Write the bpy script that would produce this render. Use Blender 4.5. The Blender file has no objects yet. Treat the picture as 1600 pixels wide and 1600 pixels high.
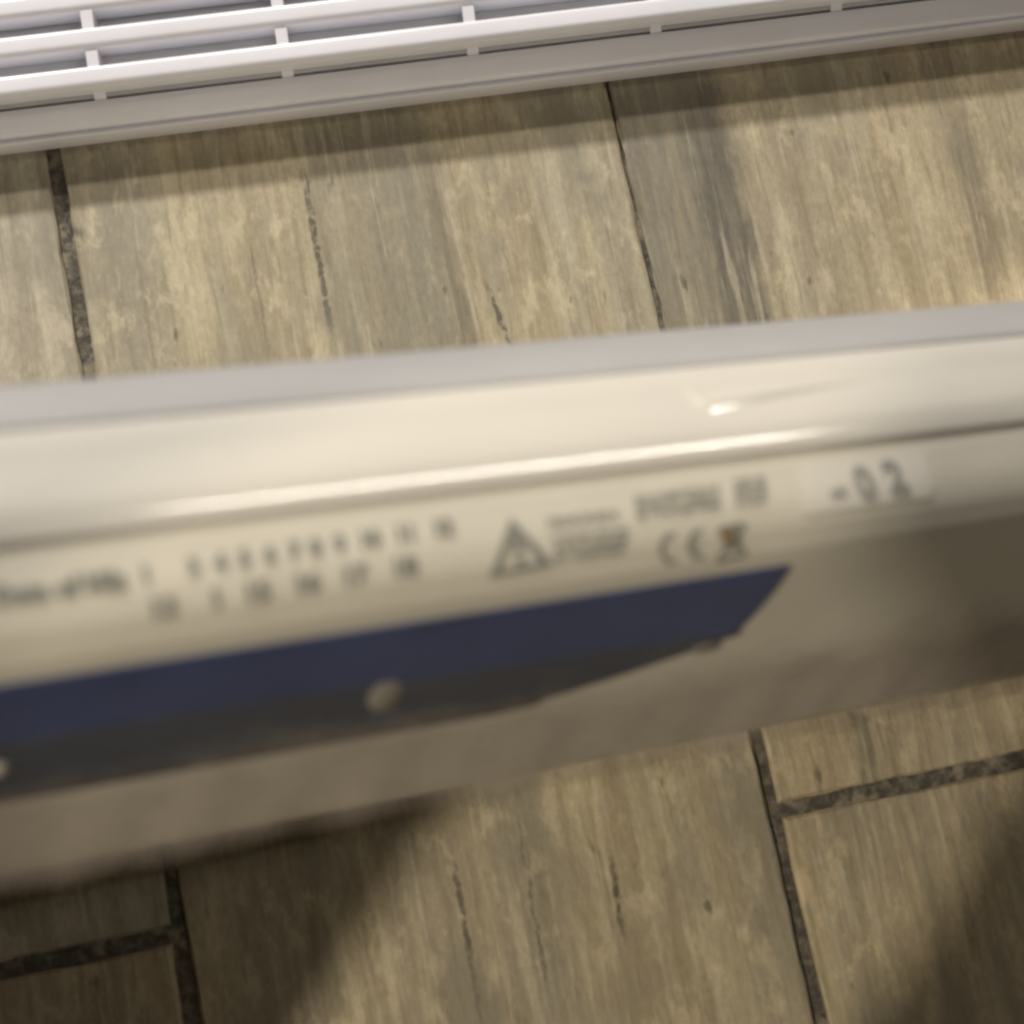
import bpy, bmesh, math, random
from mathutils import Vector, Matrix, Euler
random.seed(7)
sc = bpy.context.scene
V = Vector

# ------------------------------------------------------------------ camera
cam_d = bpy.data.cameras.new('camera')
cam = bpy.data.objects.new('camera', cam_d)
sc.collection.objects.link(cam)
cam.location = (0.0767974, 0.02692421, 0.38953033)
cam.rotation_euler = (0.16120368, -0.02932161, -0.19828025)
cam_d.sensor_fit = 'HORIZONTAL'
cam_d.sensor_width = 36.0
cam_d.lens = 54.0
cam_d.clip_start = 0.01
cam_d.clip_end = 50
cam_d.dof.use_dof = True
cam_d.dof.focus_distance = 0.43
cam_d.dof.aperture_fstop = 9.0
sc.camera = cam
sc.cycles.filter_width = 2.4
sc.render.resolution_x = sc.render.resolution_y = 1024

# ------------------------------------------------------------------ dim room air light
w = bpy.data.worlds.new('World'); sc.world = w; w.use_nodes = True
bg = w.node_tree.nodes['Background']
bg.inputs[0].default_value = (1.0, 0.77, 0.52, 1)
bg.inputs[1].default_value = 0.042

# ------------------------------------------------------------------ two room lamps, then an added highlight strip and pool spot
def aim(o, p):
    o.rotation_euler = (V(p) - o.location).to_track_quat('-Z', 'Y').to_euler()
def area(name, target, direc, dist, size, power, col):
    d = bpy.data.lights.new(name, 'AREA'); d.shape = 'DISK'; d.size = size
    d.energy = power; d.color = col
    o = bpy.data.objects.new(name, d); sc.collection.objects.link(o)
    o.location = V(target) + V(direc).normalized() * dist
    aim(o, target)
    return o
MID = (0.12, 0.12, 0.03)
area('ceiling_lamp', MID, (-0.25, 0.77, 0.58), 1.7, 0.09, 21.5, (1.0, 0.965, 0.92))
area('second_ceiling_lamp', MID, (-0.04, 0.68, 0.70), 1.7, 0.08, 10, (1.0, 0.92, 0.80))
RIDGE_DIR = (0.635, 0.03, 0.77)
ridge_light = area('added_ridge_light', (0.08, 0.09, 0.13), RIDGE_DIR, 1.9, 0.9, 3.3, (1.0, 0.94, 0.83))  # added unseen lamp, sized and aimed to draw the ridge highlight
ridge_light.data.shape = 'RECTANGLE'; ridge_light.data.size_y = 0.02
tz = V(RIDGE_DIR).normalized(); tx = V((0.78, 0.0, -0.62)); tx = (tx - tz * tx.dot(tz)).normalized()
ridge_light.rotation_euler = Matrix((tx, tz.cross(tx), tz)).transposed().to_euler()   # added strip laid along the housing to stretch that highlight
sd = bpy.data.lights.new('added_pool_spot', 'SPOT')  # added unseen spot; its oval pool leaves dark edges for cast shadows
sd.energy = 36; sd.color = (1.0, 0.88, 0.70); sd.spot_size = math.radians(16); sd.spot_blend = 0.015
sd.shadow_soft_size = 0.008
so = bpy.data.objects.new('added_pool_spot', sd); sc.collection.objects.link(so)
T = V((0.109, -0.024, 0)); Ld = V((-0.6, 0.0, 0.80)).normalized()
so.location = T + Ld * 1.3
zc = Ld                                    # local +Z points back to the lamp
yc = V((0.73, 0.68, 0)); yc = (yc - zc * yc.dot(zc)).normalized()
xc = yc.cross(zc)
so.rotation_euler = Matrix((xc, yc, zc)).transposed().to_euler()
so.scale = (0.275, 1.0, 1.0)

sc.view_settings.view_transform = 'Standard'
sc.view_settings.look = 'None'
sc.view_settings.exposure = 0.1
sc.view_settings.gamma = 1.0

# ------------------------------------------------------------------ helpers
def link(o, parent=None):
    sc.collection.objects.link(o)
    if parent is not None: o.parent = parent
    return o
def mesh_obj(name, verts, faces, mat, parent=None, smooth=None):
    me = bpy.data.meshes.new(name)
    me.from_pydata([tuple(v) for v in verts], [], faces)
    me.validate(); me.update()
    bm = bmesh.new(); bm.from_mesh(me); bmesh.ops.recalc_face_normals(bm, faces=bm.faces); bm.to_mesh(me); bm.free()
    if smooth is not None:
        me.polygons.foreach_set('use_smooth', [True] * len(me.polygons))
        me.set_sharp_from_angle(angle=math.radians(smooth))
    me.materials.append(mat)
    return link(bpy.data.objects.new(name, me), parent)
def empty(name, loc, label, cat):
    o = bpy.data.objects.new(name, None); o.location = loc; o.empty_display_size = 0.02
    o['label'] = label; o['category'] = cat
    return link(o)

class NT:
    def __init__(s, name):
        s.m = bpy.data.materials.new(name); s.m.use_nodes = True
        s.t = s.m.node_tree; s.n = s.t.nodes; s.b = s.n['Principled BSDF']
    def add(s, typ, **kw):
        n = s.n.new(typ)
        for k, v in kw.items(): setattr(n, k, v)
        return n
    def put(s, sock, v):
        if hasattr(v, 'is_output'): s.t.links.new(v, sock)
        else: sock.default_value = v
    def math(s, op, a, b=0.0, c=0.0, clamp=False):
        n = s.add('ShaderNodeMath', operation=op); n.use_clamp = clamp
        for i, v in enumerate((a, b, c)): s.put(n.inputs[i], v)
        return n.outputs[0]
    def step(s, v, lo, hi):
        n = s.add('ShaderNodeMapRange', interpolation_type='SMOOTHSTEP')
        s.put(n.inputs[0], v); s.put(n.inputs[1], lo); s.put(n.inputs[2], hi)
        return n.outputs[0]
    def mix(s, f, a, b, blend='MIX'):
        n = s.add('ShaderNodeMix', data_type='RGBA', blend_type=blend)
        s.put(n.inputs[0], f); s.put(n.inputs[6], a); s.put(n.inputs[7], b)
        return n.outputs[2]
    def noise(s, vec, scale, detail=4, rough=0.55, dist=0.0):
        n = s.add('ShaderNodeTexNoise'); s.put(n.inputs['Vector'], vec)
        n.inputs['Scale'].default_value = scale; n.inputs['Detail'].default_value = detail
        n.inputs['Roughness'].default_value = rough; n.inputs['Distortion'].default_value = dist
        return n.outputs[0]
    def coords(s, scale=(1, 1, 1), loc=(0, 0, 0)):
        tc = s.add('ShaderNodeTexCoord'); mp = s.add('ShaderNodeMapping')
        s.t.links.new(tc.outputs['Object'], mp.inputs[0])
        mp.inputs['Scale'].default_value = scale; mp.inputs['Location'].default_value = loc
        return mp.outputs[0]

def plastic(name, col, rough=0.3, coat=0.0, var=0.05, bump=0.02, spec=0.5, sss=0.0):
    t = NT(name); c = t.coords()
    n = t.noise(c, 22, 5)
    dark = tuple(x * (1 - var * 2) for x in col) + (1,)
    n = t.math('MULTIPLY_ADD', t.noise(t.coords((0.35, 1, 1)), 90, 6, 0.7, 0.6), 0.5, t.math('MULTIPLY', n, 0.5))
    t.put(t.b.inputs['Base Color'], t.mix(t.step(n, 0.3, 0.7), dark, tuple(min(1, x * (1 + var)) for x in col) + (1,)))
    r = t.math('MULTIPLY_ADD', t.noise(c, 60, 4), 0.5 * rough, rough * 0.75)
    t.put(t.b.inputs['Roughness'], r)
    t.b.inputs['Coat Weight'].default_value = coat
    t.b.inputs['Coat Roughness'].default_value = 0.12
    t.b.inputs['Specular IOR Level'].default_value = spec
    if sss:
        t.b.inputs['Subsurface Weight'].default_value = sss
        t.b.inputs['Subsurface Radius'].default_value = (0.004, 0.0035, 0.003)
        t.b.inputs['Subsurface Scale'].default_value = 1.0
    if bump:
        bp = t.add('ShaderNodeBump'); bp.inputs['Strength'].default_value = bump; bp.inputs['Distance'].default_value = 0.0006
        t.put(bp.inputs['Height'], t.noise(c, 400, 3)); t.t.links.new(bp.outputs[0], t.b.inputs['Normal'])
    return t.m

# tile print: streaked weathered wood.  x, y in metres on the floor (tile origin at the floor's origin)
def tile_mat(name, seed, warm, pale, grey, greyness, cracks=(), bands=()):
    t = NT(name)
    tc = t.add('ShaderNodeTexCoord'); sx = t.add('ShaderNodeSeparateXYZ')
    t.t.links.new(tc.outputs['Object'], sx.inputs[0])
    X, Y = sx.outputs[0], sx.outputs[1]
    off = (seed * 3.17, seed * 1.93, seed)
    fine = t.noise(t.coords((1.0, 0.07, 1), off), 420, 6, 0.68, 0.0)
    mid = t.noise(t.coords((1.0, 0.08, 1), off), 130, 6, 0.66, 0.15)
    broad = t.noise(t.coords((1.0, 0.06, 1), off), 30, 4, 0.55, 0.2)
    blot = t.noise(t.coords((1.0, 0.42, 1), off), 150, 6, 0.68, 0.3)
    col = t.mix(t.step(mid, 0.38, 0.64), warm, pale)
    col = t.mix(t.math('MULTIPLY', t.step(broad, 0.42, 0.66), greyness), col, grey)
    col = t.mix(t.math('MULTIPLY', t.step(fine, 0.48, 0.68), 0.55), col, tuple(x * 0.62 for x in warm[:3]) + (1,))
    col = t.mix(t.math('MULTIPLY', t.step(blot, 0.50, 0.64), 0.5), col, tuple(min(1, x * 1.28) for x in pale[:3]) + (1,))
    wob = t.math('MULTIPLY_ADD', t.noise(t.coords((1, 1, 1), off), 90, 4), 0.008, -0.004)
    wob2 = t.math('MULTIPLY_ADD', t.noise(t.coords((1, 1, 1), off), 260, 4), 0.0028, -0.0014)
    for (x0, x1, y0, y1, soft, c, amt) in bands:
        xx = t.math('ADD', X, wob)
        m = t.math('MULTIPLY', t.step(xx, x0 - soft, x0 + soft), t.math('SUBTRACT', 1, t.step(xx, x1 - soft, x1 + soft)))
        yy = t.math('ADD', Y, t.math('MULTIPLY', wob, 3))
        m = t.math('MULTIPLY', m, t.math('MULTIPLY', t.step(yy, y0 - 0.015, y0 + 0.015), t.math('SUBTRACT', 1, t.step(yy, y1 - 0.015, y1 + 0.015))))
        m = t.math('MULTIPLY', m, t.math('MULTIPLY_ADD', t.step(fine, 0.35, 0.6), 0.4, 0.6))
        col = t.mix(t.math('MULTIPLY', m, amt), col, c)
    for (x0, y0, x1, y1, wd, amt) in cracks:
        k = (x1 - x0) / (y1 - y0)
        line = t.math('MULTIPLY_ADD', t.math('SUBTRACT', Y, y0), k, x0)
        d = t.math('ABSOLUTE', t.math('SUBTRACT', t.math('ADD', X, wob2), line))
        m = t.math('SUBTRACT', 1, t.step(d, wd * 0.35, wd))
        lo, hi = min(y0, y1), max(y0, y1)
        m = t.math('MULTIPLY', m, t.math('MULTIPLY', t.step(Y, lo - 0.004, lo + 0.004), t.math('SUBTRACT', 1, t.step(Y, hi - 0.006, hi + 0.006))))
        m = t.math('MULTIPLY', m, t.step(t.noise(t.coords((1, 1, 1), off), 420, 3), 0.30, 0.52))
        col = t.mix(t.math('MULTIPLY', m, amt), col, (0.045, 0.038, 0.028, 1))
    pst = t.noise(t.coords((1.0, 0.055, 1), (off[0] + 11, off[1], 0)), 300, 4, 0.6)
    col = t.mix(t.math('MULTIPLY', t.step(pst, 0.55, 0.66), 0.42), col, (0.52, 0.465, 0.34, 1))
    grain = t.noise(t.coords((1.0, 0.5, 1), off), 650, 5, 0.75)
    col = t.mix(0.8, col, t.mix(grain, (0.25, 0.25, 0.25, 1), (0.78, 0.78, 0.78, 1)), 'OVERLAY')
    patch = t.noise(t.coords((1.0, 0.45, 1), (off[0] + 7, off[1], 0)), 45, 5, 0.6, 0.3)
    col = t.mix(t.math('MULTIPLY', t.step(patch, 0.48, 0.68), 0.55), col, (0.235, 0.215, 0.165, 1))
    pits = t.noise(t.coords((1.0, 0.42, 1), (off[0] + 3, off[1], 0)), 210, 2, 0.5)
    col = t.mix(t.math('MULTIPLY', t.step(pits, 0.69, 0.78), 0.6), col, (0.06, 0.05, 0.035, 1))
    t.put(t.b.inputs['Base Color'], col)
    t.put(t.b.inputs['Roughness'], t.math('MULTIPLY_ADD', mid, 0.25, 0.42))
    t.b.inputs['Specular IOR Level'].default_value = 0.35
    bp = t.add('ShaderNodeBump'); bp.inputs['Strength'].default_value = 0.35; bp.inputs['Distance'].default_value = 0.0006
    t.put(bp.inputs['Height'], t.math('ADD', fine, mid)); t.t.links.new(bp.outputs[0], t.b.inputs['Normal'])
    return t.m

# ------------------------------------------------------------------ floor: grout bed and wood-look tiles
g = NT('dark_grout'); c = g.coords()
gn = g.noise(c, 380, 5, 0.65)
gc = g.mix(g.step(gn, 0.40, 0.66), (0.070, 0.063, 0.050, 1), (0.18, 0.162, 0.125, 1))
gc = g.mix(g.step(g.noise(c, 120, 4), 0.56, 0.64), gc, (0.24, 0.21, 0.15, 1))
g.put(g.b.inputs['Base Color'], gc); g.b.inputs['Roughness'].default_value = 0.9
bp = g.add('ShaderNodeBump'); bp.inputs['Distance'].default_value = 0.001; g.put(bp.inputs['Height'], gn)
g.t.links.new(bp.outputs[0], g.b.inputs['Normal'])
ZG = -0.0016
floor = mesh_obj('floor', [(-0.62, -0.75, ZG), (0.77, -0.75, ZG), (0.77, 0.95, ZG), (-0.62, 0.95, ZG)], [(0, 1, 2, 3)], g.m)
floor['kind'] = 'structure'

def tile(x0, x1, y0, y1, mat, taper=0.0):
    """one floor tile with eased, slightly chipped edges"""
    rnd = random.Random(int(x0 * 1e4) * 31 + int(y0 * 1e4))
    def ring(inset, z, jit):
        pts = []
        def side(p, q, n):
            for i in range(n):
                f = i / n
                x = p[0] + (q[0] - p[0]) * f; y = p[1] + (q[1] - p[1]) * f
                if x < (x0 + x1) / 2: x -= min(taper * (y - y0), 0.0031)
                pts.append((x + rnd.uniform(-jit, jit), y + rnd.uniform(-jit, jit), z))
        a, b, cc, d = x0 + inset, x1 - inset, y0 + inset, y1 - inset
        ny = max(2, int((y1 - y0) / 0.006)); nx = max(2, int((x1 - x0) / 0.006))
        side((a, cc), (b, cc), nx); side((b, cc), (b, d), ny); side((b, d), (a, d), nx); side((a, d), (a, cc), ny)
        return pts
    rings = [ring(0, -0.006, 0), ring(0, -0.0009, 0.00035), ring(0.00035, -0.0003, 0.0003), ring(0.0008, 0.0, 0.00006)]
    n = len(rings[0]); vs = [p for r in rings for p in r]; fs = []
    for k in range(len(rings) - 1):
        for i in range(n):
            j = (i + 1) % n
            fs.append((k * n + i, k * n + j, (k + 1) * n + j, (k + 1) * n + i))
    fs.append(tuple((len(rings) - 1) * n + i for i in range(n)))
    o = mesh_obj('tile', vs, fs, mat, floor)
    return o
WARM = (0.338, 0.280, 0.180, 1); PALE = (0.462, 0.402, 0.272, 1); GREY = (0.262, 0.238, 0.186, 1)
m_mid = tile_mat('tile_print_straw', 1.0, WARM, PALE, GREY, 0.75,
    cracks=[(0.0643, 0.188, 0.0635, 0.143, 0.0011, 0.75), (0.1062, 0.146, 0.1090, 0.129, 0.0010, 0.9),
            (0.1074, -0.004, 0.1066, -0.022, 0.0010, 0.8), (0.0690, 0.004, 0.0683, -0.040, 0.0009, 0.7),
            (0.0865, 0.010, 0.0858, -0.03, 0.0007, 0.5), (0.047, 0.17, 0.0465, 0.14, 0.0006, 0.35)],
    bands=[(0.064, 0.098, 0.10, 0.21, 0.006, (0.215, 0.195, 0.145, 1), 0.7), (0.095, 0.10, 0.125, 0.185, 0.002, (0.15, 0.125, 0.09, 1), 0.5)])
m_lt = tile_mat('tile_print_ash', 2.3, (0.33, 0.29, 0.215, 1), (0.43, 0.38, 0.29, 1), (0.30, 0.275, 0.22, 1), 0.7)
m_lb = tile_mat('tile_print_umber', 5.1, (0.31, 0.25, 0.155, 1), (0.40, 0.335, 0.22, 1), GREY, 0.5)
m_rt = tile_mat('tile_print_honey', 3.6, (0.355, 0.292, 0.187, 1), (0.455, 0.387, 0.26, 1), GREY, 0.45,
    bands=[(0.146, 0.176, 0.10, 0.30, 0.004, (0.185, 0.17, 0.135, 1), 0.85), (0.166, 0.178, 0.11, 0.19, 0.003, (0.10, 0.09, 0.072, 1), 0.75),
           (0.1735, 0.178, 0.004, 0.030, 0.0012, (0.09, 0.085, 0.07, 1), 0.8), (0.236, 0.243, 0.12, 0.30, 0.003, (0.12, 0.10, 0.075, 1), 0.5)])
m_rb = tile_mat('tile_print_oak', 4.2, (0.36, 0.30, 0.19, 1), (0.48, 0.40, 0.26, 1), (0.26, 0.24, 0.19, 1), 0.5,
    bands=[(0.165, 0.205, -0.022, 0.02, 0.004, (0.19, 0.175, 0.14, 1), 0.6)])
tile(0.0019, 0.1484, -0.45, 0.45, m_mid)
tile(-0.148, -0.0018, 0.0021, 0.90, m_lt)
tile(-0.148, -0.0025, -0.90, -0.0023, m_lb)
tile(0.1518, 0.298, 0.0016, 0.90, m_rt, 0.0145)
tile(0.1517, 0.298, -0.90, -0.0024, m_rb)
tile(-0.298, -0.152, -0.45, 0.45, m_rt)
tile(0.302, 0.448, -0.45, 0.45, m_lt)

# ------------------------------------------------------------------ white slotted grille lying on the floor
m_white = plastic('white_grille_plastic', (0.87, 0.865, 0.925), 0.24, 0.15, 0.03, 0.02, sss=0.0)
m_inner = plastic('grey_grille_backing', (0.62, 0.62, 0.63), 0.5, 0, 0.06, 0.05)
GA = math.atan2(-0.05678751, 0.99838629)
grille = empty('ventilation_grille', (-0.013717, 0.2046, 0), 'white slotted plastic ventilation grille lying flat on the wood-look tiles', 'grille')
grille.rotation_euler = (0, 0, GA)
def extrude_x(name, prof, xa, xb, mat, parent, closed=True, smooth=35, nx=1):
    n = len(prof); vs = []; fs = []
    for k in range(nx + 1):
        x = xa + (xb - xa) * k / nx
        vs += [(x, p[0], p[1]) for p in prof]
    for k in range(nx):
        for i in range(n):
            j = (i + 1) % n
            fs.append((k * n + i, k * n + j, (k + 1) * n + j, (k + 1) * n + i))
    fs.append(tuple(range(n))); fs.append(tuple(nx * n + i for i in range(n)))
    return mesh_obj(name, vs, fs, mat, parent, smooth)
def round_poly(pts, r, seg=4):
    out = []; n = len(pts)
    for i, p in enumerate(pts):
        rr = p[2] if len(p) > 2 else r
        p0 = V(pts[i - 1][:2]); p1 = V(p[:2]); p2 = V(pts[(i + 1) % n][:2])
        d0 = (p0 - p1); d1 = (p2 - p1)
        q = min(rr, d0.length * 0.45, d1.length * 0.45)
        a = p1 + d0.normalized() * q; b = p1 + d1.normalized() * q
        for k in range(seg + 1):
            t = k / seg
            out.append(tuple((1 - t) ** 2 * a + 2 * t * (1 - t) * p1 + t * t * b))
    return out
XA, XB = -0.16, 0.44
front = round_poly([(0.0018, 0.0, .0004), (0.0, 0.0100, .0005), (0.0009, 0.0102, .0002), (0.0012, 0.0096, .0003), (0.0016, 0.0096, .0003), (0.0016, 0.0118, .0008), (0.0056, 0.0146, .0014), (0.0070, 0.0150, .0008), (0.0074, 0.0125, .0006), (0.0046, 0.0080, .001), (0.0040, 0.0, .0004)], 0.001)
extrude_x('front_edge', front, XA, XB, m_white, grille)
NB = 8
y = 0.0084
ys = []
for i in range(NB):
    zt = 0.0205 + 0.0012 * min(i, 3)
    bar = round_poly([(y + .0004, zt - 0.0075), (y - 0.0002, zt - 0.0012, .0016), (y + 0.0008, zt, .0012), (y + 0.0048, zt + 0.0004, .0014), (y + 0.0056, zt - 0.0012, .001), (y + 0.0052, zt - 0.0075)], 0.0005)
    extrude_x('slat', bar, XA + 0.001, XB - 0.001, m_white, grille)
    ys.append(y); y += 0.0098
yend = y
rear = [(yend + 0.009 - p[0], p[1]) for p in front]
extrude_x('rear_edge', rear, XA, XB, m_white, grille)
for k in range(-4, 9):
    x = 0.0305 + 0.0482 * k
    if not (XA + .01 < x < XB - .01): continue
    pr = round_poly([(0.0050, 0.0085), (0.0062, 0.0140), (0.0085, 0.0158, .001), (0.0096, 0.0188, .001), (0.016, 0.0202), (0.03, 0.0224), (yend - 0.004, 0.0226), (yend, 0.0222), (yend + .004, 0.017), (yend + 0.006, 0.0085)], 0.0006, 2)
    extrude_x('rib', pr, x - 0.0015, x + 0.0015, m_white, grille)
for xs in (XA, XB):
    extrude_x('end_edge', round_poly([(0.001, 0), (0.001, 0.010), (0.006, 0.0145), (yend + 0.002, 0.0145), (yend + 0.008, 0.010), (yend + 0.008, 0)], 0.001), xs - 0.003, xs + 0.0, m_white, grille)
extrude_x('backing', [(0.0077, 0.0012), (0.0077, 0.0150), (yend + 0.003, 0.0150), (yend + 0.003, 0.0012)], XA + 0.001, XB - 0.003, m_inner, grille)

# ------------------------------------------------------------------ glossy white appliance housing whose crown slopes down to the right
O = V((0.09233896, 0.06116624, 0.1))
A = V((0.94751951, -0.01103031, -0.3195076)).normalized()
ES = V((-0.01164046, -0.99993225, 0.0)).normalized()
EN = ES.cross(A); EN = EN if EN.z > 0 else -EN
FOOT = O + A * -0.17; FOOT.z = 0
app = empty('appliance', tuple(FOOT), 'glossy white rounded plastic appliance housing with printed markings and a dark navy strip', 'appliance')
app_inv = V(FOOT)
def P3(l, s, h): return O + A * l + ES * s + EN * h - app_inv
m_cream = plastic('white_housing_plastic', (0.70, 0.665, 0.575), 0.34, 0.1, 0.03, 0.015)
m_cover = plastic('white_cover_plastic', (0.74, 0.71, 0.645), 0.095, 0.6, 0.015, 0.0, spec=1.0)
for n_ in m_cover.node_tree.nodes:
    if n_.type == 'BSDF_PRINCIPLED': n_.inputs['Coat Weight'].default_value = 1.0; n_.inputs['Coat IOR'].default_value = 1.75; n_.inputs['Coat Roughness'].default_value = 0.10
m_back = plastic('pale_grey_plastic', (0.395, 0.39, 0.39), 0.45, 0.0, 0.03, 0.02)
m_navy = plastic('navy_gloss_film', (0.062, 0.085, 0.205), 0.30, 0.2, 0.15, 0.02)
m_smoke = plastic('smoked_lens_plastic', (0.072, 0.082, 0.112), 0.4, 0.25, 0.12, 0.02)
m_edge = plastic('black_edge_rubber', (0.06, 0.057, 0.055), 0.5, 0, 0.1, 0.02)
m_print = plastic('grey_print_ink', (0.27, 0.275, 0.24), 0.5, 0, 0.12, 0.0)
m_print2 = plastic('faded_print_ink', (0.38, 0.38, 0.345), 0.5, 0, 0.12, 0.0)
m_orange = plastic('ochre_print_ink', (0.32, 0.22, 0.08), 0.5, 0, 0.12, 0.0)
m_sticker_glint = plastic('white_paper_sticker_and_glint', (0.75, 0.72, 0.65), 0.6, 0, 0.02, 0.02)
m_glint_dim = plastic('painted_glint_dim', (0.24, 0.22, 0.19), 0.5, 0.0, 0.05, 0.0)
m_glint = plastic('painted_glint_pale', (0.30, 0.285, 0.245), 0.6, 0.0, 0.05, 0.0)  # pale tone of a reflected glint, put into the disc colour

KEY = [(-.0345, -.0395), (-.0415, -.031), (-.0412, -.014), (-.0408, .003), (-.0380, .017), (-.0322, .0292), (-.0255, .0378), (-.0185, .0410), (-.0134, .04265), (-.0106, .0428),
       (-.0082, .0425), (-.0044, .0420), (.0016, .0409), (.0066, .0389), (.0108, .0355), (.0188, .0230), (.0275, .009), (.0345, -.003), (.0385, -.013), (.0385, -.030), (.034, -.0395)]
def crom(p, seg):
    out = []
    for i in range(len(p) - 1):
        p0 = V(p[max(i - 1, 0)]); p1 = V(p[i]); p2 = V(p[i + 1]); p3 = V(p[min(i + 2, len(p) - 1)])
        for k in range(seg):
            t = k / seg
            out.append(0.5 * ((2 * p1) + (p2 - p0) * t + (2 * p0 - 5 * p1 + 4 * p2 - p3) * t * t + (3 * p1 - p0 - 3 * p2 + p3) * t ** 3))
    out.append(V(p[-1])); return out
SEG = 8
PROF = crom(KEY, SEG)
IR = 10 * SEG                                   # index of the ridge point
ARC = [0.0]
for i in range(len(PROF) - 1): ARC.append(ARC[-1] + (PROF[i + 1] - PROF[i]).length)
A0 = ARC[IR]
def at(wd):                                    # profile point and outward normal at arc length wd from the ridge
    t = A0 + wd
    i = 0
    while i < len(ARC) - 2 and ARC[i + 1] < t: i += 1
    f = (t - ARC[i]) / (ARC[i + 1] - ARC[i])
    p = PROF[i].lerp(PROF[i + 1], f)
    def nrm(k):
        k0, k1 = max(k - 1, 0), min(k + 1, len(PROF) - 1)
        d = (PROF[k1] - PROF[k0]).normalized(); return V((-d.y, d.x))
    n = nrm(i).lerp(nrm(i + 1), f).normalized()
    return p, n
def S(l, wd, off=0.0):
    p, n = at(wd); q = p + n * off
    return P3(l, q.x, q.y)
L0, L1 = -0.170, 0.200
# body: rounded crown on side walls that run down to the floor, so that it sits flat on the tiles
n = len(PROF)
vs = []; fs = []
ia, ib = 2 * SEG, 18 * SEG                     # crown between the two widest points
NS = 14
for r_ in range(NS + 1):
    l = L0 + (L1 - L0) * r_ / NS
    k = 1.0 if r_ < NS else 0.985
    hf = -(O.z + A.z * l) / EN.z               # section height of the floor
    row = [P3(l, p.x * k, p.y * k) for p in PROF[ia:ib + 1]]
    lo = [(0.0395, 0.55), (0.0365, 0.12), (0.0350, 0.0)]
    h1 = PROF[ib].y
    row += [P3(l, sx * k, hf + (h1 - hf) * f) for sx, f in lo]
    h0 = PROF[ia].y
    row += [P3(l, -sx * k, hf + (h0 - hf) * f) for sx, f in reversed(lo)]
    m = len(row); vs += row
for r_ in range(NS):
    for i in range(m):
        j = (i + 1) % m
        fs.append((r_ * m + i, r_ * m + j, (r_ + 1) * m + j, (r_ + 1) * m + i))
fs.append(tuple(range(m))); fs.append(tuple(NS * m + i for i in range(m)))
body = mesh_obj('housing', vs, fs, m_cream, app, 40)

def skin(name, wa, wb, la, lb, thick, mat, nw=24, nl=40, edge=None, rnd=0.0006, base=-0.0002, parent=None, lend=None):
    """raised panel that follows the housing between two arc lengths, with eased edges"""
    vs = []; fs = []
    for i in range(nw + 1):
        u = i / nw
        # cluster samples near both edges so the rounded lip is real geometry
        u = 0.5 - 0.5 * math.cos(math.pi * u)
        for j in range(nl + 1):
            v = 0.5 - 0.5 * math.cos(math.pi * j / nl)
            lo, hi = (wa, wb)
            l_end = lb
            l = la + (l_end - la) * v
            if callable(wa): lo = wa(l)
            if callable(wb): hi = wb(l)
            wd = lo + (hi - lo) * u
            if lend: l = la + (lend(wd) - la) * v
            d = min(wd - lo, hi - wd, l - la, (lend(wd) if lend else l_end) - l)
            e = min(1.0, max(0.0, d / rnd))
            off = base + (thick - base) * math.sqrt(max(0, 1 - (1 - e) ** 2))
            vs.append(S(l, wd, off))
    for i in range(nw):
        for j in range(nl):
            a = i * (nl + 1) + j
            fs.append((a, a + 1, a + nl + 2, a + nl + 1))
    return mesh_obj(name, vs, fs, mat, parent or app, 60)
def arc_of(i): return ARC[i * SEG] - A0
skin('rear_panel', arc_of(2) + 0.001, arc_of(6) - 0.0002, L0 + 0.0005, L1 - 0.008, 0.0007, m_back, 40, 12)
cover = skin('top_cover', arc_of(6) + 0.0001, 0.0008, L0 + 0.0005, L1 - 0.008, 0.0007, m_cover, 64, 12, rnd=0.0012)
def lend_navy(wd): return 0.0385 - 0.00012 * max(0, (wd - 0.020) * 1000) - 0.0000105 * max(0, (wd - 0.020) * 1000) ** 2
def navy_low(l): return 0.0352 + 0.0032 * max(0.0, min(1.0, (l + 0.06) / 0.10))
def lens_low(l):
    f = max(0.0, min(1.0, (l + 0.012) / 0.046)) ** 1.4
    return 0.0505 * (1 - f) + (navy_low(l) + 0.0012) * f
def crease(path):
    """raised moulded line on the cover; path of (l mm, arc mm, half width mm, height mm)"""
    pts = []
    for i in range(len(path) - 1):
        for k in range(8): pts.append([a + (b - a) * k / 8 for a, b in zip(path[i], path[i + 1])])
    pts.append(list(path[-1])); vs = []; fs = []; N = 8
    for i, (l, q, hw, ht) in enumerate(pts):
        a = pts[max(i - 1, 0)]; b = pts[min(i + 1, len(pts) - 1)]
        d = V((b[0] - a[0], b[1] - a[1])).normalized(); nx, ny = -d.y, d.x
        for k in range(N + 1):
            c = -1 + 2 * k / N
            vs.append(S((l + nx * hw * c) / 1000, (q + ny * hw * c) / 1000, 0.00065 + ht / 1000 * ((1 - c * c) if c < 0 else (1 - c))))
    for i in range(len(pts) - 1):
        for k in range(N):
            v = i * (N + 1) + k; fs.append((v, v + 1, v + N + 2, v + N + 1))
    mesh_obj('moulded_crease', vs, fs, m_cover, cover, 80)
crease([(21.6, -13.6, 0.6, 0.10), (24.2, -9.4, 1.5, 0.66), (33.5, -10.1, 1.5, 0.70), (42.8, -10.7, 1.2, 0.58), (58.0, -11.3, 0.6, 0.10)])
strip = skin('navy_strip', 0.0212, navy_low, -0.150, 0.0375, 0.0005, m_navy, 24, 40, rnd=0.0004, lend=lend_navy)
lens = skin('smoked_lens', lambda l: navy_low(l) + 0.0001, lens_low, -0.150, 0.0340, 0.0004, m_smoke, 24, 40, rnd=0.0004)
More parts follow.
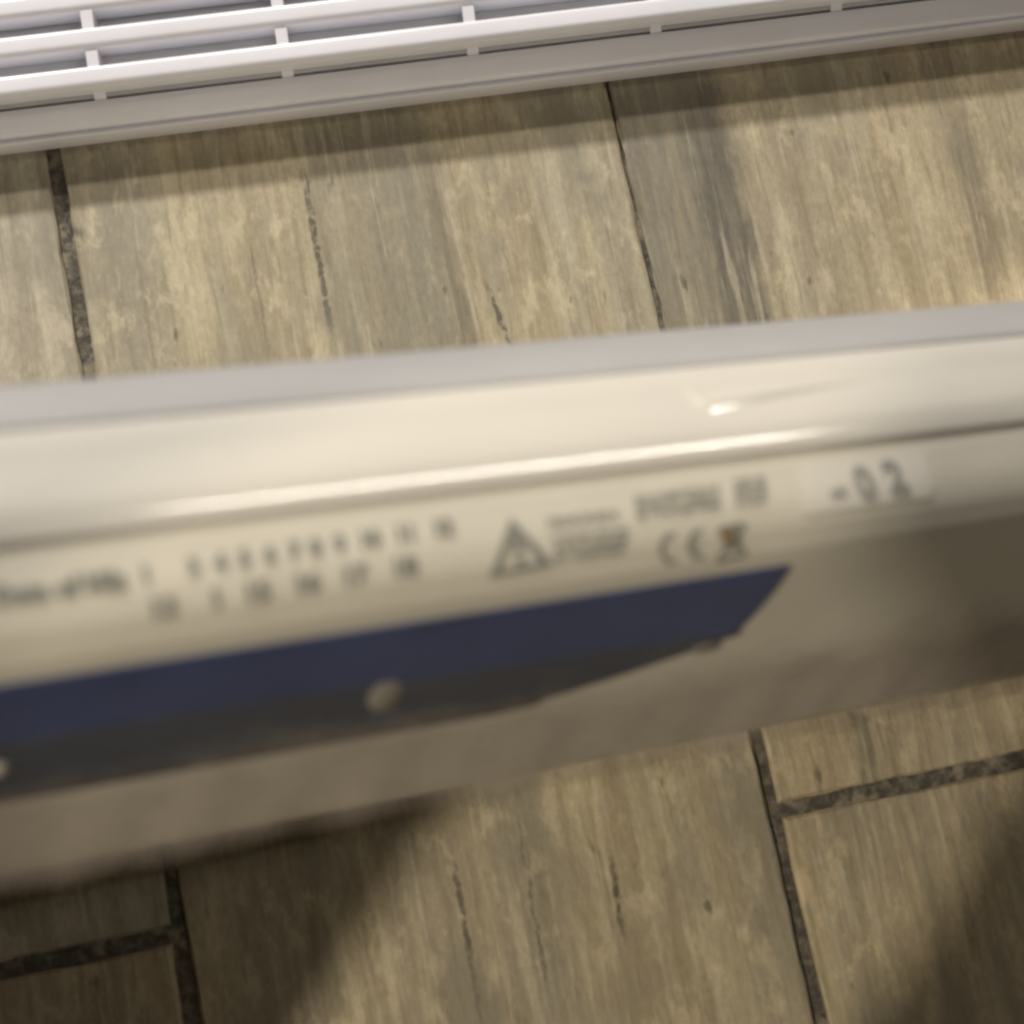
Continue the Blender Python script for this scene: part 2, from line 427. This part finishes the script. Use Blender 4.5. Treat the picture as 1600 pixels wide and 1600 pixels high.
skin('lower_trim', lambda l: lens_low(l) - 0.0022, lambda l: lens_low(l) + 0.0006, -0.150, -0.004, 0.0007, m_edge, 12, 40, rnd=0.0008)
# thin clear wrapping film that clings to the lower front and stands off as a loose hem
def film():
    t = NT('clear_wrapping_film'); c = t.coords()
    t.b.inputs['Base Color'].default_value = (0.54, 0.48, 0.425, 1); t.b.inputs['Roughness'].default_value = 0.45
    uv = t.add('ShaderNodeAttribute', attribute_name='hem'); 
    k = t.math('ADD', uv.outputs['Fac'], t.math('MULTIPLY_ADD', t.noise(c, 70, 4), 0.5, -0.25))
    t.put(t.b.inputs['Alpha'], t.math('MULTIPLY', t.math('MULTIPLY', t.step(k, 0.15, 0.66), 0.66), t.math('SUBTRACT', 1.0, t.math('MULTIPLY', t.step(k, 0.60, 1.08), 0.85))))
    nl, nw = 90, 26; vs = []; fs = []; hem = []
    r = random.Random(11); ph = [r.uniform(0, 6) for _ in range(4)]
    for i in range(nl + 1):
        l = -0.165 + 0.345 * i / nl
        wob = 0.0004 * math.sin(l * 95 + ph[0]) + 0.0003 * math.sin(l * 230 + ph[1])
        for j in range(nw + 1):
            f = j / nw
            wd = 0.0330 + 0.0450 * f
            off = 0.0013 + 0.0042 * max(0, f - 0.5) ** 1.2 * 1.4 + wob * f * f + 0.0003 * math.sin(l * 400 + f * 5 + ph[2]) * f
            vs.append(S(l, wd, off)); hem.append(f)
    for i in range(nl):
        for j in range(nw):
            a = i * (nw + 1) + j; fs.append((a, a + 1, a + nw + 2, a + nw + 1))
    o = mesh_obj('wrapping_film', vs, fs, t.m, app, 80)
    at_ = o.data.attributes.new('hem', 'FLOAT', 'POINT'); at_.data.foreach_set('value', hem)
film()
def dot(l, wd, rl, rw, mat, name='painted_glint'):  # pale disc painted where a reflection glints on the dark strip
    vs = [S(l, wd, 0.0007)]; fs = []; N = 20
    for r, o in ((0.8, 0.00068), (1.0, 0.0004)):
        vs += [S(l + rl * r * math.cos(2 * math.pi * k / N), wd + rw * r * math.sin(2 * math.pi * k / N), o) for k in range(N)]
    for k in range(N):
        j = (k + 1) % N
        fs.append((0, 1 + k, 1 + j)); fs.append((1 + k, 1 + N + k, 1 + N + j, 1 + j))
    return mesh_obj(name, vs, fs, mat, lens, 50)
dot(-0.0347, 0.0395, 0.0030, 0.0042, m_glint)
dot(-0.0968, 0.0414, 0.0013, 0.0018, m_sticker_glint)  # white glint at the left, painted with the sticker colour
dot(0.0272, 0.0415, 0.0030, 0.0014, m_glint_dim)

# ------------------------------------------------------------------ print on the label face
PR = 0.0003
def print_mesh(name, polys, mat, parent=None, off=PR):
    vs = []; fs = []
    for poly in [p for q in polys for p in split(q)]:
        b = len(vs); vs += [S(l / 1000, q / 1000, off) for l, q in poly]; fs.append(tuple(range(b, b + len(poly))))
    return mesh_obj(name, vs, fs, mat, parent or app)
def split(poly, step=0.9):
    """cut a quad into short pieces so that it hugs the curved face"""
    if len(poly) != 4: return [poly]
    a, b, c, d = [V(p) for p in poly]
    n = max(1, int(max((b - a).length, (c - d).length) / step)); m = max(1, int(max((d - a).length, (c - b).length) / step))
    q = lambda i, j: tuple(a.lerp(b, i / n).lerp(d.lerp(c, i / n), j / m))
    return [[q(i, j), q(i + 1, j), q(i + 1, j + 1), q(i, j + 1)] for i in range(n) for j in range(m)]
def text_polys(items):
    """items: (string, l mm, centre w mm, height mm, shear, bold) -> triangles laid out in label millimetres"""
    out = []
    for s, l, wc, hgt, shear, bold, align in items:
        cu = bpy.data.curves.new('t', 'FONT'); cu.body = s; cu.size = hgt / 0.70; cu.align_x = align
        cu.offset = bold; cu.resolution_u = 2
        o = bpy.data.objects.new('t', cu); sc.collection.objects.link(o)
        dg = bpy.context.evaluated_depsgraph_get(); dg.update()
        me = bpy.data.meshes.new_from_object(o.evaluated_get(dg))
        me.calc_loop_triangles()
        for t in me.loop_triangles:
            out.append([(l + me.vertices[i].co.x - shear * (me.vertices[i].co.y - hgt / 2), wc + hgt / 2 - me.vertices[i].co.y) for i in t.vertices])
        bpy.data.objects.remove(o); bpy.data.curves.remove(cu); bpy.data.meshes.remove(me)
    return out
B = 0.2
print_mesh('date_caption_print', text_polys([('Date of Mfg', -77.0, 7.2, 2.7, 0.05, B * 1.2, 'RIGHT')]), m_print)
row1 = [('1', -74.0), ('3', -66.9), ('4', -62.8), ('5', -59.1), ('6', -55.2), ('7', -51.4), ('8', -48.0), ('9', -44.2), ('10', -39.4), ('11', -33.4), ('12', -27.1)]
print_mesh('month_print', text_polys([(s, l, 6.9 - 0.024 * (l + 74) , 2.5, 0.05, B * 0.95, 'CENTER') for s, l in row1]), m_print)
row2 = [('13', -72.0), ('1', -64.0), ('15', -57.8), ('16', -50.0), ('17', -42.4), ('18', -34.2)]
print_mesh('year_print', text_polys([(s, l, 12.2 - 0.03 * (l + 72), 3.0, 0.05, B, 'CENTER') for s, l in row2]), m_print)
# warning triangle with its mark
def tri_ring(p, k):
    c = (sum(x for x, _ in p) / 3, sum(y for _, y in p) / 3)
    q = [(c[0] + (x - c[0]) * k, c[1] + (y - c[1]) * k) for x, y in p]
    return [[p[i], p[(i + 1) % 3], q[(i + 1) % 3], q[i]] for i in range(3)]
T3 = [(-15.4, 5.6), (-20.0, 15.0), (-8.6, 14.4)]
def bar(a, b, wd):
    dx, dy = b[0] - a[0], b[1] - a[1]; ln = math.hypot(dx, dy); nx, ny = -dy / ln * wd / 2, dx / ln * wd / 2
    return [(a[0] + nx, a[1] + ny), (b[0] + nx, b[1] + ny), (b[0] - nx, b[1] - ny), (a[0] - nx, a[1] - ny)]
print_mesh('warning_triangle_print', tri_ring(T3, 0.66) + [bar((-15.1, 8.0), (-14.6, 11.8), 1.3), bar((-14.5, 12.4), (-14.4, 13.5), 1.3)], m_print)
# lines of text too small to read: rows of tiny strokes
def tiny_rows(l0, l1, rows, gap, hgt, seed, slope=0.0):
    r = random.Random(seed); out = []
    for q in rows:
        x = l0
        while x < l1 - 0.3:
            k = r.choice((0, 1, 2, 2, 2)); wd = r.uniform(0.28, 0.55)
            yy = q + slope * (x - l0)
            if k == 0: out.append([(x, yy), (x + 0.26, yy), (x + 0.26, yy + hgt), (x, yy + hgt)])
            elif k == 1:
                out.append([(x, yy), (x + wd, yy), (x + wd, yy + 0.28), (x, yy + 0.28)]); out.append([(x, yy + hgt - 0.28), (x + wd, yy + hgt - 0.28), (x + wd, yy + hgt), (x, yy + hgt)])
            else: out.append([(x, yy + hgt * 0.15), (x + wd, yy + hgt * 0.15), (x + wd, yy + hgt), (x, yy + hgt)])
            x += wd + gap * r.uniform(0.6, 1.2)
            if r.random() < 0.13: x += 0.5
    return out
print_mesh('warning_heading_print', tiny_rows(-9.3, 4.4, [6.3], 0.14, 1.7, 3, 0.01), m_print)
print_mesh('warning_text_print', tiny_rows(-8.3, 5.4, [9.3, 10.9, 12.5], 0.11, 1.24, 5, 0.02), m_print)
print_mesh('rating_text_print', tiny_rows(7.2, 23.3, [4.6, 6.0, 7.4], 0.12, 1.19, 9, -0.004), m_print)
print_mesh('approval_mark_print', tiny_rows(26.3, 32.6, [4.0, 5.3, 6.6, 7.8], 0.14, 1.03, 14), m_print)
def arc_band(cx, cy, r, wd, a0, a1, n=14, lean=0.1):
    out = []
    for k in range(n):
        t0 = math.radians(a0 + (a1 - a0) * k / n); t1 = math.radians(a0 + (a1 - a0) * (k + 1) / n)
        f = lambda t, q: (cx + q * math.cos(t) + lean * q * math.sin(t), cy + q * math.sin(t) * 1.12)
        out.append([f(t0, r), f(t1, r), f(t1, r - wd), f(t0, r - wd)])
    return out
ce = arc_band(13.6, 14.4, 2.5, 0.75, 75, 285) + arc_band(19.0, 14.4, 2.5, 0.75, 75, 285) + [bar((17.0, 14.4), (18.8, 14.4), 0.7)]
print_mesh('conformity_mark_print', ce, m_print)
# crossed-out wheeled bin, with an ochre smudge on its lid
bn = [bar((22.6, 12.3), (27.3, 11.9), 0.9), [(23.0, 12.9), (27.0, 12.6), (26.6, 16.1), (23.9, 16.3)], bar((22.2, 17.4), (27.9, 12.0), 0.6), bar((22.2, 12.2), (28.0, 17.0), 0.6), bar((22.6, 17.9), (27.6, 17.4), 0.8)]
print_mesh('bin_symbol_print', bn[:2], m_print); print_mesh('bin_cross_print', bn[2:], m_print, off=0.00036)
print_mesh('ochre_mark', [[(24.2 + 1.1 * math.cos(k * math.pi / 6), 13.4 + 1.0 * math.sin(k * math.pi / 6)) for k in range(12)]], m_orange, off=0.00042)
# paper sticker with the number
def sticker():
    nl, nw = 20, 8; vs = []; fs = []
    r = random.Random(2)
    for i in range(nl + 1):
        for j in range(nw + 1):
            l = 39.5 + 27.5 * i / nl; q = 3.3 + 8.4 * j / nw
            if i in (0, nl): l += r.uniform(-0.5, 0.5)
            vs.append(S(l / 1000, q / 1000, 0.00015))
    for i in range(nl):
        for j in range(nw):
            a = i * (nw + 1) + j; fs.append((a, a + 1, a + nw + 2, a + nw + 1))
    return mesh_obj('sticker', vs, fs, m_sticker_glint, app, 60)
st = sticker()
print_mesh('number_print', [bar((45.4, 8.7), (48.7, 8.3), 1.3)] + text_polys([('0', 52.6, 7.3, 5.6, 0.34, 0.36, 'CENTER'), ('2', 59.2, 7.0, 5.6, 0.34, 0.36, 'CENTER')]), m_print2, st, off=0.00042)
